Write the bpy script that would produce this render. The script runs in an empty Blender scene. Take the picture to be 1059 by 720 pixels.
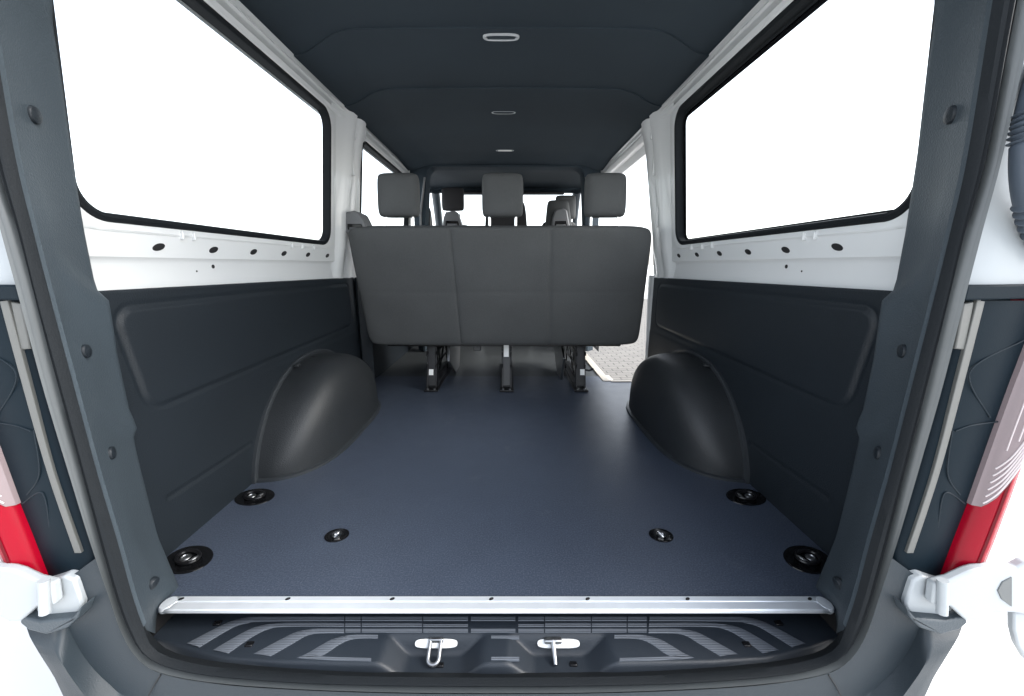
import bpy, bmesh, math, random
from mathutils import Vector, Matrix
random.seed(7)
R = math.radians
S = bpy.context.scene
COL = S.collection

# ------------------------------------------------------------------ camera
CAM_F, CAM_H, CAM_X, VPX, VPY = 400.0, 0.74, 0.027, 526.0, 274.0     # photo pixels / metres
PITCH = math.atan((360 - VPY) / CAM_F)
cam = bpy.data.objects.new('camera', bpy.data.cameras.new('camera'))
COL.objects.link(cam)
cam.location = (CAM_X, 0, CAM_H)
cam.rotation_euler = (math.pi / 2 - PITCH, 0, 0)
cam.data.sensor_width = 36
cam.data.lens = 36 * CAM_F / 1059
cam.data.shift_x = (529.5 - VPX) / 1059
cam.data.clip_start = 0.02
cam.data.clip_end = 5000
S.camera = cam

# ------------------------------------------------------------------ world, sun, exposure
SUN_EL, SUN_AZ = 42, 95
w = bpy.data.worlds.new('World'); S.world = w; w.use_nodes = True
nt = w.node_tree
bg = nt.nodes['Background']
sky = nt.nodes.new('ShaderNodeTexSky')
sky.sky_type = 'NISHITA'; sky.sun_disc = False
sky.sun_elevation = R(SUN_EL); sky.sun_rotation = R(SUN_AZ)
sky.air_density = 1.0; sky.dust_density = 2.0; sky.ozone_density = 1.0
hs = nt.nodes.new('ShaderNodeHueSaturation'); hs.inputs['Saturation'].default_value = .35     # hazy white overcast
nt.links.new(sky.outputs[0], hs.inputs['Color']); nt.links.new(hs.outputs[0], bg.inputs[0])
bg.inputs[1].default_value = 0.15
sun = bpy.data.objects.new('sun', bpy.data.lights.new('sun', 'SUN'))
COL.objects.link(sun)
sun.data.energy = 1.0; sun.data.angle = R(40); sun.data.color = (1, .96, .9)
sd = Vector((math.sin(R(SUN_AZ)) * math.cos(R(SUN_EL)), math.cos(R(SUN_AZ)) * math.cos(R(SUN_EL)), math.sin(R(SUN_EL))))
sun.rotation_euler = sd.to_track_quat('Z', 'Y').to_euler()
sun.location = sd * 20
S.view_settings.view_transform = 'Standard'
S.view_settings.look = 'None'
S.view_settings.exposure = 2.2
S.view_settings.gamma = 1
S.render.engine = 'CYCLES'
S.cycles.max_bounces = 10; S.cycles.diffuse_bounces = 6; S.cycles.transparent_max_bounces = 16


# ------------------------------------------------------------------ a photo pixel carried on to a real plane of the van
def ray(x, y):
    u = (x - VPX) / CAM_F; v = -(y - 360) / CAM_F
    c, s = math.cos(PITCH), math.sin(PITCH)
    return Vector((u, c + v * s, -s + v * c))


CO = Vector((CAM_X, 0, CAM_H))


def PX(x, y, X): d = ray(x, y); return CO + d * ((X - CAM_X) / d.x)
def PY(x, y, Y): d = ray(x, y); return CO + d * (Y / d.y)
def PZ(x, y, Z): d = ray(x, y); return CO + d * ((Z - CAM_H) / d.z)


def PR(x, y, off=0.0):
    """point on the gently leaning plane of the rear door opening: Y = .6035 + .05 z + off"""
    d = ray(x, y)
    return CO + d * ((.6035 + off + .05 * CAM_H) / (d.y - .05 * d.z))


# ------------------------------------------------------------------ materials
MATS = {}


def mat(name, col, rough=.5, metal=0, bump=0, bscale=400, var=0, vscale=8, coat=0, spec=.5, trans=0, speck=0, speckscale=500, rvar=0, tint=None, scuff=0, lo=.54, hi=.72):
    m = bpy.data.materials.new(name); m.use_nodes = True
    n = m.node_tree; b = n.nodes['Principled BSDF']
    b.inputs['Base Color'].default_value = (*col, 1)
    b.inputs['Roughness'].default_value = rough
    b.inputs['Metallic'].default_value = metal
    b.inputs['Specular IOR Level'].default_value = spec
    b.inputs['Coat Weight'].default_value = coat
    b.inputs['Transmission Weight'].default_value = trans
    tc = n.nodes.new('ShaderNodeTexCoord')

    def noise(scale, detail=4):
        t = n.nodes.new('ShaderNodeTexNoise'); t.inputs['Scale'].default_value = scale
        t.inputs['Detail'].default_value = detail
        n.links.new(tc.outputs['Object'], t.inputs['Vector']); return t

    last = None
    if var:
        t = noise(vscale)
        r = n.nodes.new('ShaderNodeValToRGB')
        r.color_ramp.elements[0].position = .3; r.color_ramp.elements[1].position = .7
        c0 = tuple(c * (1 - var) for c in col)
        c1 = tint if tint else tuple(min(1, c * (1 + var)) for c in col)
        r.color_ramp.elements[0].color = (*c0, 1); r.color_ramp.elements[1].color = (*c1, 1)
        n.links.new(t.outputs['Fac'], r.inputs['Fac']); last = r.outputs['Color']
        n.links.new(last, b.inputs['Base Color'])
    if speck:
        t = noise(speckscale, 2)
        r = n.nodes.new('ShaderNodeValToRGB')
        r.color_ramp.elements[0].position = lo; r.color_ramp.elements[1].position = hi
        r.color_ramp.elements[0].color = (0, 0, 0, 1); r.color_ramp.elements[1].color = (1, 1, 1, 1)
        n.links.new(t.outputs['Fac'], r.inputs['Fac'])
        mx = n.nodes.new('ShaderNodeMix'); mx.data_type = 'RGBA'
        n.links.new(r.outputs['Color'], mx.inputs[0])
        if last: n.links.new(last, mx.inputs[6])
        else: mx.inputs[6].default_value = (*col, 1)
        mx.inputs[7].default_value = (*[min(1, c + speck * k) for c, k in zip(col, (1, 1.05, 1.2))], 1)
        last = mx.outputs[2]
        n.links.new(last, b.inputs['Base Color'])
    if scuff:      # pale rubbed marks and dust with ragged shapes
        t = noise(5.5, 9); t.inputs['Distortion'].default_value = .8; t.inputs['Roughness'].default_value = .68
        r = n.nodes.new('ShaderNodeValToRGB')
        r.color_ramp.elements[0].position = .60; r.color_ramp.elements[1].position = .78
        r.color_ramp.elements[0].color = (0, 0, 0, 1); r.color_ramp.elements[1].color = (1, 1, 1, 1)
        n.links.new(t.outputs['Fac'], r.inputs['Fac'])
        mx = n.nodes.new('ShaderNodeMix'); mx.data_type = 'RGBA'
        n.links.new(r.outputs['Color'], mx.inputs[0])
        if last: n.links.new(last, mx.inputs[6])
        else: mx.inputs[6].default_value = (*col, 1)
        mx.inputs[7].default_value = (*[min(1, c + scuff) for c in col], 1)
        n.links.new(mx.outputs[2], b.inputs['Base Color'])
    if rvar:
        t = noise(vscale * 1.7)
        mr = n.nodes.new('ShaderNodeMapRange')
        mr.inputs['To Min'].default_value = rough - rvar; mr.inputs['To Max'].default_value = rough + rvar
        n.links.new(t.outputs['Fac'], mr.inputs['Value']); n.links.new(mr.outputs[0], b.inputs['Roughness'])
    if bump:
        t = noise(bscale, 3)
        bp = n.nodes.new('ShaderNodeBump'); bp.inputs['Strength'].default_value = bump; bp.inputs['Distance'].default_value = .002
        n.links.new(t.outputs['Fac'], bp.inputs['Height']); n.links.new(bp.outputs['Normal'], b.inputs['Normal'])
    MATS[name] = m
    return m


M_floor = mat('floor_film', (.032, .043, .065), .36, bump=.45, bscale=210, var=.07, vscale=9, speck=.05, speckscale=260, lo=.42, hi=.80, rvar=.06, scuff=.05)
M_rubberfloor = mat('front_floor_rubber', (.036, .04, .042), .38, bump=.5, bscale=160, var=.1, vscale=6)
M_panel = mat('black_panel_plastic', (.0095, .0135, .0178), .5, bump=.45, bscale=300, var=.1, vscale=3, spec=.35, scuff=.004)
M_arch = mat('wheel_arch_plastic', (.014, .0165, .019), .46, bump=.75, bscale=330, var=.08, vscale=5, scuff=.006)
M_trim = mat('grey_trim_plastic', (.037, .049, .059), .5, bump=.45, bscale=300, var=.08, vscale=4, spec=.4, scuff=.01)
M_bumper = mat('bumper_plastic', (.018, .0255, .032), .5, bump=.22, bscale=480, var=.08, vscale=4, spec=.35, scuff=.008)
M_sill = mat('sill_plastic', (.014, .019, .026), .45, bump=.25, bscale=520, var=.1, vscale=5, spec=.4)
M_sillface = mat('grip_plastic', (.15, .165, .19), .5, bump=.2, bscale=300)
M_rubber = mat('seal_rubber', (.009, .011, .013), .65, bump=.3, bscale=350, spec=.12)
M_flange = mat('flange_paint', (.08, .088, .09), .4, coat=.1, var=.05)
M_white = mat('white_paint', (.61, .625, .625), .32, coat=.4, var=.02, vscale=3)
M_headliner = mat('headliner_cloth', (.024, .034, .043), .85, bump=.45, bscale=600, var=.10, vscale=2.5, spec=.2)
M_fabric = mat('seat_fabric', (.062, .065, .065), .85, bump=.8, bscale=420, var=.10, vscale=5, spec=.2, speck=.025, speckscale=500, lo=.4, hi=.8)
M_fabricd = mat('dark_seat_fabric', (.03, .03, .032), .85, bump=.4, bscale=900, spec=.25)
M_guide = mat('belt_guide_plastic', (.12, .125, .13), .5, bump=.1)
M_black = mat('gloss_black', (.005, .0052, .006), .16, spec=.3)
M_steel = mat('black_steel', (.006, .006, .007), .3, spec=.35)
M_chrome = mat('chrome', (.75, .75, .76), .15, metal=1)
M_zinc = mat('zinc', (.38, .39, .4), .35, metal=1, var=.08, vscale=40)
M_alu = mat('brushed_aluminium', (.76, .80, .84), .45, metal=.6, var=.04, vscale=20)
M_dark = mat('cavity_black', (.006, .006, .007), .6)
M_red = mat('red_lens', (.23, .0005, .010), .25, spec=.2)
M_clear = mat('clear_lens', (.20, .16, .165), .22, bump=.2, bscale=60, spec=.3)
M_redd = mat('dark_red_lens', (.09, .0005, .004), .25, spec=.2)
M_clearl = mat('clear_lens_rib', (.5, .44, .44), .3)
M_bead = mat('housing_bead', (.0095, .0155, .021), .4, spec=.2)
M_rim = mat('arch_rim', (.024, .028, .032), .4)
M_label_glare = mat('sticker_and_lens_glare', (.8, .8, .78), .5)  # stickers; also whitens one dome lens in place of its reflection
M_boot = mat('grey_boot_rubber', (.055, .07, .09), .5, spec=.3)
M_lens = mat('lamp_lens', (.36, .38, .39), .3)
M_beige = mat('step_tread', (.42, .39, .34), .5, bump=.3, bscale=200)
M_strip = mat('housing_strip', (.10, .102, .096), .45)
M_house = mat('light_housing_plastic', (.006, .0115, .0165), .45, bump=.12, bscale=500, spec=.07)
M_white_shaded = mat('shaded_white_paint', (.31, .335, .35), .4, coat=.1)  # white body paint, greyed and cooled so its colour carries the shading


def glass_mat(name, tint, refl):
    m = bpy.data.materials.new(name); m.use_nodes = True
    n = m.node_tree; n.nodes.clear()
    o = n.nodes.new('ShaderNodeOutputMaterial'); mx = n.nodes.new('ShaderNodeMixShader')
    t = n.nodes.new('ShaderNodeBsdfTransparent'); t.inputs[0].default_value = (*tint, 1)
    g = n.nodes.new('ShaderNodeBsdfGlossy'); g.inputs['Roughness'].default_value = .02
    lw = n.nodes.new('ShaderNodeLayerWeight'); lw.inputs[0].default_value = .5
    pw = n.nodes.new('ShaderNodeMath'); pw.operation = 'POWER'; pw.inputs[1].default_value = 5
    ma = n.nodes.new('ShaderNodeMath'); ma.operation = 'MULTIPLY_ADD'; ma.inputs[1].default_value = .6; ma.inputs[2].default_value = refl
    n.links.new(lw.outputs['Facing'], pw.inputs[0]); n.links.new(pw.outputs[0], ma.inputs[0])
    n.links.new(ma.outputs[0], mx.inputs[0]); n.links.new(t.outputs[0], mx.inputs[1]); n.links.new(g.outputs[0], mx.inputs[2])
    n.links.new(mx.outputs[0], o.inputs[0])
    return m


M_glass = glass_mat('window_glass', (.93, .95, .94), .04)


def rib_mat():
    m = mat('ribbed_grip', (.085, .097, .115), .5)
    n = m.node_tree; b = n.nodes['Principled BSDF']
    tc = n.nodes.new('ShaderNodeTexCoord'); wv = n.nodes.new('ShaderNodeTexWave')
    wv.bands_direction = 'Y'; wv.inputs['Scale'].default_value = 85
    bp = n.nodes.new('ShaderNodeBump'); bp.inputs['Strength'].default_value = .5; bp.inputs['Distance'].default_value = .002
    n.links.new(tc.outputs['Object'], wv.inputs['Vector']); n.links.new(wv.outputs['Fac'], bp.inputs['Height'])
    n.links.new(bp.outputs['Normal'], b.inputs['Normal'])
    return m


M_grip = rib_mat()


def brick_mat(name, c1, c2, mortar, scale):
    m = bpy.data.materials.new(name); m.use_nodes = True
    n = m.node_tree; b = n.nodes['Principled BSDF']; b.inputs['Roughness'].default_value = .85
    tc = n.nodes.new('ShaderNodeTexCoord'); br = n.nodes.new('ShaderNodeTexBrick')
    br.inputs['Color1'].default_value = (*c1, 1); br.inputs['Color2'].default_value = (*c2, 1)
    br.inputs['Mortar'].default_value = (*mortar, 1); br.inputs['Scale'].default_value = scale
    br.inputs['Mortar Size'].default_value = .018; br.inputs['Bias'].default_value = -.2
    n.links.new(tc.outputs['Object'], br.inputs['Vector'])
    no = n.nodes.new('ShaderNodeTexNoise'); no.inputs['Scale'].default_value = 30
    n.links.new(tc.outputs['Object'], no.inputs['Vector'])
    mx = n.nodes.new('ShaderNodeMix'); mx.data_type = 'RGBA'; mx.blend_type = 'MULTIPLY'; mx.inputs[0].default_value = .35
    n.links.new(br.outputs['Color'], mx.inputs[6]); n.links.new(no.outputs['Fac'], mx.inputs[7])
    n.links.new(mx.outputs[2], b.inputs['Base Color'])
    bp = n.nodes.new('ShaderNodeBump'); bp.inputs['Strength'].default_value = .5; bp.invert = True; bp.inputs['Distance'].default_value = .01
    n.links.new(br.outputs['Fac'], bp.inputs['Height']); n.links.new(bp.outputs['Normal'], b.inputs['Normal'])
    return m


M_paving = brick_mat('paving_bricks', (.20, .19, .172), (.165, .157, .145), (.06, .057, .053), 2.5)
M_ground = mat('pale_concrete', (.62, .62, .61), .9, var=.05, vscale=.6, bump=.2, bscale=40)


# ------------------------------------------------------------------ mesh helpers
class MB:
    def __init__(s): s.v = []; s.f = []

    def add(s, vs, fs):
        o = len(s.v); s.v += [Vector(p) for p in vs]; s.f += [tuple(i + o for i in f) for f in fs]; return s

    def grid(s, rows, cu=False, cv=False):
        nr, nc = len(rows), len(rows[0]); fs = []
        for i in range(nr if cv else nr - 1):
            for j in range(nc if cu else nc - 1):
                a = i * nc + j; b = i * nc + (j + 1) % nc; i2 = (i + 1) % nr
                fs.append((a, b, i2 * nc + (j + 1) % nc, i2 * nc + j))
        return s.add([p for r in rows for p in r], fs)

    def box(s, lo, hi, rot=None, piv=None):
        x0, y0, z0 = lo; x1, y1, z1 = hi
        vs = [Vector(p) for p in ((x0, y0, z0), (x1, y0, z0), (x1, y1, z0), (x0, y1, z0), (x0, y0, z1), (x1, y0, z1), (x1, y1, z1), (x0, y1, z1))]
        if rot is not None:
            c = Vector(piv) if piv else (Vector(lo) + Vector(hi)) / 2
            vs = [rot @ (v - c) + c for v in vs]
        return s.add(vs, [(0, 3, 2, 1), (4, 5, 6, 7), (0, 1, 5, 4), (1, 2, 6, 5), (2, 3, 7, 6), (3, 0, 4, 7)])

    def prism(s, pts, ext):
        """closed polygon pts (3D) extruded by vector ext"""
        n = len(pts); ext = Vector(ext)
        vs = [Vector(p) for p in pts] + [Vector(p) + ext for p in pts]
        fs = [tuple(range(n))[::-1], tuple(range(n, 2 * n))] + [(i, (i + 1) % n, n + (i + 1) % n, n + i) for i in range(n)]
        return s.add(vs, fs)

    def tube(s, path, r, n=10, cap=True):
        path = [Vector(p) for p in path]; rows = []
        up = None
        for i, p in enumerate(path):
            t = (path[min(i + 1, len(path) - 1)] - path[max(i - 1, 0)]).normalized()
            if up is None: up = Vector((0, 0, 1)) if abs(t.z) < .9 else Vector((1, 0, 0))
            a = t.cross(up).normalized(); b = a.cross(t).normalized(); up = b
            rr = r(i / (len(path) - 1)) if callable(r) else r
            rows.append([p + (a * math.cos(2 * math.pi * k / n) + b * math.sin(2 * math.pi * k / n)) * rr for k in range(n)])
        o = len(s.v); s.grid(rows, cu=True)
        if cap:
            s.f.append(tuple(o + k for k in range(n))[::-1]); e = o + (len(rows) - 1) * n
            s.f.append(tuple(e + k for k in range(n)))
        return s

    def lathe(s, prof, c, ax=Vector((0, 0, 1)), n=28, sx=1, sy=1, xdir=None):
        """prof: (radius, height); sx, sy squash the ring"""
        ax = Vector(ax).normalized()
        a = Vector(xdir) if xdir else (Vector((1, 0, 0)) if abs(ax.x) < .9 else Vector((0, 1, 0)))
        a = (a - ax * a.dot(ax)).normalized(); b = ax.cross(a)
        c = Vector(c)
        s.grid([[c + (a * math.cos(2 * math.pi * k / n) * sx + b * math.sin(2 * math.pi * k / n) * sy) * r + ax * h for k in range(n)] for r, h in prof], cu=True)
        return s

    def mirror(s):
        m = MB(); m.v = [Vector((-p.x, p.y, p.z)) for p in s.v]; m.f = [tuple(reversed(f)) for f in s.f]; return m

    def build(s, name, material, parent=None, smooth=True, bevel=0, solid=0, soff=0, sub=0, fix=True, angle=40, seg=2):
        me = bpy.data.meshes.new(name)
        me.from_pydata([tuple(p) for p in s.v], [], s.f); me.update()
        bm = bmesh.new(); bm.from_mesh(me)
        bmesh.ops.remove_doubles(bm, verts=bm.verts, dist=1e-5)
        if fix: bmesh.ops.recalc_face_normals(bm, faces=bm.faces)
        for f in bm.faces: f.smooth = smooth
        if smooth:
            for e in bm.edges:
                if len(e.link_faces) == 2 and e.calc_face_angle(0) > R(angle): e.smooth = False
        bm.to_mesh(me); bm.free()
        me.materials.append(material)
        o = bpy.data.objects.new(name, me); COL.objects.link(o)
        if parent is not None:
            o.parent = parent
            o.matrix_parent_inverse = Matrix.Translation(-world_loc(parent))
        if solid:
            m = o.modifiers.new('thickness', 'SOLIDIFY'); m.thickness = solid; m.offset = soff
        if bevel:
            m = o.modifiers.new('bevel', 'BEVEL'); m.width = bevel; m.segments = seg; m.limit_method = 'ANGLE'; m.angle_limit = R(35)
            m.harden_normals = False
        if sub:
            m = o.modifiers.new('subdivision', 'SUBSURF'); m.levels = sub; m.render_levels = sub
        return o


WL = {}


def world_loc(o): return WL.get(o.name, Vector((0, 0, 0)))


def thing(name, label, cat, loc=(0, 0, 0), group=None):
    o = bpy.data.objects.new(name, None); COL.objects.link(o); o.location = loc; o.empty_display_size = .1
    WL[o.name] = Vector(loc)
    o['label'] = label; o['category'] = cat
    if group: o['group'] = group
    return o


def lab(o, t): o['label'] = t; return o


def lerp(a, b, t): return a + (b - a) * t


def sm(a, b, x):
    t = max(0, min(1, (x - a) / (b - a))); return t * t * (3 - 2 * t)


def interp(tab, x):
    if x <= tab[0][0]: return tab[0][1]
    for (a, p), (b, q) in zip(tab, tab[1:]):
        if x <= b: return p + (q - p) * (x - a) / (b - a)
    return tab[-1][1]


def polysmooth(pts, n=8):
    """Catmull-Rom through the points"""
    pts = [Vector(p) for p in pts]; out = []
    for i in range(len(pts) - 1):
        p0 = pts[max(i - 1, 0)]; p1 = pts[i]; p2 = pts[i + 1]; p3 = pts[min(i + 2, len(pts) - 1)]
        for k in range(n):
            t = k / n
            out.append(.5 * ((2 * p1) + (p2 - p0) * t + (2 * p0 - 5 * p1 + 4 * p2 - p3) * t * t + (3 * p1 - p0 - 3 * p2 + p3) * t ** 3))
    out.append(pts[-1]); return out


def resample(pts, n):
    L = [0]
    for a, b in zip(pts, pts[1:]): L.append(L[-1] + (b - a).length)
    out = []; j = 0
    for k in range(n):
        t = L[-1] * k / (n - 1)
        while j < len(L) - 2 and L[j + 1] < t: j += 1
        out.append(pts[j].lerp(pts[j + 1], (t - L[j]) / max(1e-9, L[j + 1] - L[j])))
    return out


def both(fn):
    """build the right side, then the mirrored left side"""
    for m in (1, -1): fn(m)


def mk(mb, m): return mb if m == 1 else mb.mirror()


# rounded slab between four corners; T = half thickness, p = edge squareness, groove(u,v) in metres on the near side
def cushion(c00, c10, c11, c01, nrm, T, p=6, k=.04, nu=40, nv=30, dent=None, front=1, pc=8):
    nrm = Vector(nrm).normalized()

    def samp(n):
        return [math.copysign(1 - (1 - abs(t)) ** 2.2, t) for t in [-1 + 2 * i / n for i in range(n + 1)]]
    us, vs = samp(nu), samp(nv)
    c00, c10, c11, c01 = map(Vector, (c00, c10, c11, c01))
    mb = MB()
    for sgn in (1, -1):
        rows = []
        for v in vs:
            row = []
            for u in us:
                q = (abs(u) ** pc) * (abs(v) ** pc)
                x = u * (1 - k * q); y = v * (1 - k * q)
                a, b = (x + 1) / 2, (y + 1) / 2
                P0 = (c00 * (1 - a) + c10 * a) * (1 - b) + (c01 * (1 - a) + c11 * a) * b
                t = T * ((1 - abs(u) ** p) ** (1 / p)) * ((1 - abs(v) ** p) ** (1 / p)) if max(abs(u), abs(v)) < 1 else 0
                if dent and sgn == front: t -= dent(u, v) * min(1, t / (T * .5))
                row.append(P0 + nrm * t * sgn)
            rows.append(row)
        mb.grid(rows)
    return mb


# ================================================================== SETTING
o = MB().add([(-3000, -3000, -.624), (3000, -3000, -.624), (3000, 3000, -.624), (-3000, 3000, -.624)], [(0, 1, 2, 3)]).build('ground', M_ground, smooth=False)
o['kind'] = 'structure'
o = MB().add([(1.05, 2.9, -.62), (7, 2.9, -.62), (7, 16, -.62), (1.05, 16, -.62)], [(0, 1, 2, 3)]).build('paving', M_paving, smooth=False)
o['kind'] = 'structure'

# ================================================================== THE VAN
van = thing('van', 'white cargo van seen through its open rear doorway, with dark lined load space', 'van', (0, 2.5, -.62))

XW = [(0, .872), (.66, .872), (.745, .868), (.757, .862), (.80, .856), (.83, .854), (1.42, .795), (1.6, .775)]


def xw(z): return interp(XW, z)


# ---- floor
def rect_cut_floor():
    mb = MB()
    # main load floor: an outline with a cut for the sliding-door step, extruded
    pts = [(-.93, .712), (.93, .712), (.93, 2.41), (.655, 2.41), (.655, 2.53), (-.93, 2.53)]
    return mb.prism([(x, y, -.012) for x, y in pts], (0, 0, .012))


floor = rect_cut_floor().build('cargo_floor', M_floor, van, smooth=False, bevel=.002)
MB().box((-.93, 2.53, -.025), (.655, 4.9, -.006)).build('cab_floor', M_rubberfloor, van, smooth=False)
mb = MB()
mb.box((.640, 2.415, -.012), (.690, 3.42, .004)); mb.box((.690, 2.395, -.012), (.945, 2.425, .005))
mb.box((.660, 2.42, -.25), (.675, 3.42, -.012)); mb.box((.675, 2.412, -.25), (.945, 2.424, -.012))
mb.build('step_edge_trim', M_beige, van, smooth=False, bevel=.003)
mb = MB().box((.675, 2.424, -.27), (.95, 3.42, -.25))
for i in range(2): mb.box((.72 + i * .09, 2.45, -.25), (.74 + i * .09, 3.35, -.243))
mb.build('step_tread', M_beige, van, smooth=False, bevel=.003)
MB().box((-.95, .757, -.32), (.64, 5.2, -.04)).box((.64, .757, -.32), (.95, 2.40, -.04)).box((.752, .68, -.30), (.95, .757, -.02)).box((-.95, .68, -.30), (-.752, .757, -.02)).build('underbody', M_dark, van, smooth=False)


# ---- lashing rings in the floor
def lashing(x, y, big, m, yaw):
    s = 1.0 if big else .55
    sx, sy = (.064 * s, .046 * s) if big else (.033, .028)
    t = bpy.data.objects.new('lashing_ring', None)
    xd = Vector((math.cos(yaw), math.sin(yaw), 0))
    mb = MB()
    mb.lathe([(1.0, .0006), (.99, .0022), (.93, .0030), (.87, .0022), (.80, .0012), (.55, .0009), (0.001, .0008)], (x, y, 0), sx=sx, sy=sy, xdir=xd, n=36)
    base = mb.build('lashing_ring', M_black, van, fix=False)
    mb = MB()
    if big:
        path = [Vector((x, y, .008)) + xd * math.cos(a) * .030 + Vector((-xd.y, xd.x, 0)) * math.sin(a) * .021 for a in [2 * math.pi * k / 28 for k in range(29)]]
        mb.tube(path, .0045, 8, cap=False)
        mb.build('ring', M_steel, base)
        mb = MB(); mb.lathe([(.013, .002), (.012, .004), (.008, .0055), (.007, .0035), (.0001, .0035)], Vector((x, y, 0)) + xd * .012 * m, n=18)
        mb.tube([Vector((x, y, .007)) - xd * .024 * m - Vector((-xd.y, xd.x, 0)) * .012, Vector((x, y, .011)) - xd * .026 * m, Vector((x, y, .007)) - xd * .024 * m + Vector((-xd.y, xd.x, 0)) * .012], .005, 8)
        mb.build('bolt', M_zinc, base)
    else:
        mb.lathe([(.013, .0015), (.0135, .0045), (.011, .006), (.006, .0065), (.005, .003), (.0001, .003)], (x, y, 0), n=24)
        mb.build('bolt', M_chrome, base)


for m in (1, -1):
    lashing(.800 * m, 1.13, True, m, R(12) * m)
    lashing(.795 * m, .857, True, m, R(22) * m)
    lashing(.453 * m, .947, False, m, 0)

# ---- aluminium load edge strip
mb = MB()
prof = [(.7415, .0005), (.740, .0042), (.7275, .0046), (.7262, .0030), (.7225, .0030), (.7212, .0048), (.7065, .0048), (.7035, .0025), (.7025, -.002), (.705, -.006)]
xs = [-.730 + 1.460 * i / 60 for i in range(61)]
mb.grid([[Vector((x, y, z)) for y, z in prof] for x in xs])
strip = mb.build('load_edge_strip', M_alu, van, solid=.002, soff=-1, angle=14)
for m in (1, -1):
    mb = MB(); mb.lathe([(.0185, -.006), (.0195, -.004), (.0195, .002), (.017, .0052), (.0001, .0062)], (.730 * m, .722, 0), n=24, sx=.8)
    mb.build('end_cap', M_alu, strip)
for x in (-.71, -.47, -.235, -.012, .205, .43, .705):
    MB().lathe([(.0055, .0055), (.0055, .0072), (.0035, .0078), (.0001, .0066)], (x, .7325, -.0015), n=14, sy=.6, xdir=(1, .5, 0)).build('screw', M_steel, strip)


# ---- rear step (sill cover): height field with two latch recesses
def sill_front(x):   # Y of the top front edge
    ax = abs(x)
    return interp([(0, .628), (.25, .629), (.44, .632), (.56, .640), (.67, .664), (.742, .686)], ax)


def rec(x, y):       # 0 outside .. 1 bottom of a latch recess
    d = 0
    for cx in (-.130, .135):
        ax = abs(x - cx)
        wtop = lerp(.112, .118, (.70 - y) / .07)
        side = sm(wtop, wtop - .066, ax)
        back = sm(.699, .672, y)
        d = max(d, min(side, back))
    return d


def recz(x, y): return -.031 * rec(x, y)


mb = MB(); rows = []
NX = 320
for i in range(NX + 1):
    x = -.748 + 1.496 * i / NX
    yf = sill_front(x); row = []
    zt = -.050
    for j in range(29):
        t = j / 28; y = lerp(.752, yf + .006, t)
        row.append(Vector((x, y, zt + recz(x, y) - .004 * sm(.4, 1, abs(x)))))
    zf = row[-1].z
    zb = zt - .036
    for t, dy in ((.06, .0030), (.16, .0008), (.5, -.0055), (1, -.012)):
        row.append(Vector((x, yf + dy, min(zf, lerp(zf, zb, t)))))
    row.append(Vector((x, yf - .0125, zb - .02)))
    rows.append(row)
mb.grid(rows)
sill = mb.build('rear_step_cover', M_sill, van, angle=60)


def ribbon(line, wid, z0, thick=.0022):
    """flat raised band along pixel polyline: line of ((x1,y1),(x2,y2)) edge pairs on height z0"""
    a = polysmooth([PZ(*p, z0) for p, q in line], 10); b = polysmooth([PZ(*q, z0) for p, q in line], 10)
    mb = MB(); up = Vector((0, 0, thick)); rows = []
    for p, q in zip(a, b):
        rows.append([p - up, p + up * .6, p.lerp(q, .08) + up, p.lerp(q, .92) + up, q + up * .6, q - up])
    mb.grid(rows)
    return mb


ZS = -.0515
bands = [
    [((356, 638), (356, 643)), ((270, 638.5), (270, 643.5)), ((252, 639.5), (256, 645)), ((232, 646), (240, 650)), ((193, 666), (206, 670))],
    [((356, 645), (356, 649)), ((292, 645), (294, 649)), ((268, 648), (276, 652)), ((250, 655.5), (260, 660)), ((220, 673), (236, 676.5))],
    [((356, 651), (356, 655.5)), ((325, 651), (328, 656)), ((307, 654), (316, 659)), ((290, 662), (304, 666)), ((262, 677), (280, 679.5))],
]
for m in (1, -1):
    for ln in bands:
        g = ribbon(ln, 0, ZS)
        # measured on the left of the picture; the right side mirrors it
        (g if m == -1 else g.mirror()).build('grip_band', M_grip, sill)
    hook = ribbon([((391, 657), (391, 661)), ((365, 657), (368, 661.5)), ((343, 662), (354, 666)), ((318, 676), (338, 676.5)), ((306, 681), (330, 680))], 0, ZS)
    h2 = ribbon([((306, 681), (330, 678.5)), ((330, 683), (340, 680)), ((384, 685), (384, 681))], 0, ZS)
    hook.add(h2.v, h2.f)
    (hook if m == -1 else hook.mirror()).build('grip_band', M_grip, sill)
for (a, b) in ((357.2, 373), (374.2, 436.5), (437.7, 484), (536, 562.5), (563.7, 611), (612.2, 648), (649.2, 668.8)):
    g = MB()
    for y0, y1 in ((638, 643), (645, 649), (651, 655)):
        if (a, b) in ((437.7, 484), (536, 562.5)) and y0 == 645: y0 = 646
        r = ribbon([((a, y0), (a, y1)), ((b, y0), (b, y1))], 0, ZS); g.add(r.v, r.f)
    g.build('grip_band', M_grip, sill)
g = ribbon([((487, 638), (487, 643)), ((533, 638), (533, 643))], 0, ZS); r = ribbon([((487, 651), (487, 655)), ((533, 651), (533, 655))], 0, ZS); g.add(r.v, r.f)
g.build('grip_band', M_grip, sill)
for q in (((508, 658), (508, 661), (537, 658), (537, 661)), ((508, 680), (508, 683.5), (537, 680), (537, 683.5))):
    ribbon([(q[0], q[1]), (q[2], q[3])], 0, ZS).build('grip_band', M_grip, sill)
for x, y in ((225, 645), (258, 667), (805, 645), (772, 667)):
    p = PZ(x, y, ZS)
    MB().box((p.x - .008, p.y - .006, ZS - .002), (p.x + .008, p.y + .006, ZS + .004)).build('clip', M_black, sill, bevel=.002)
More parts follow.
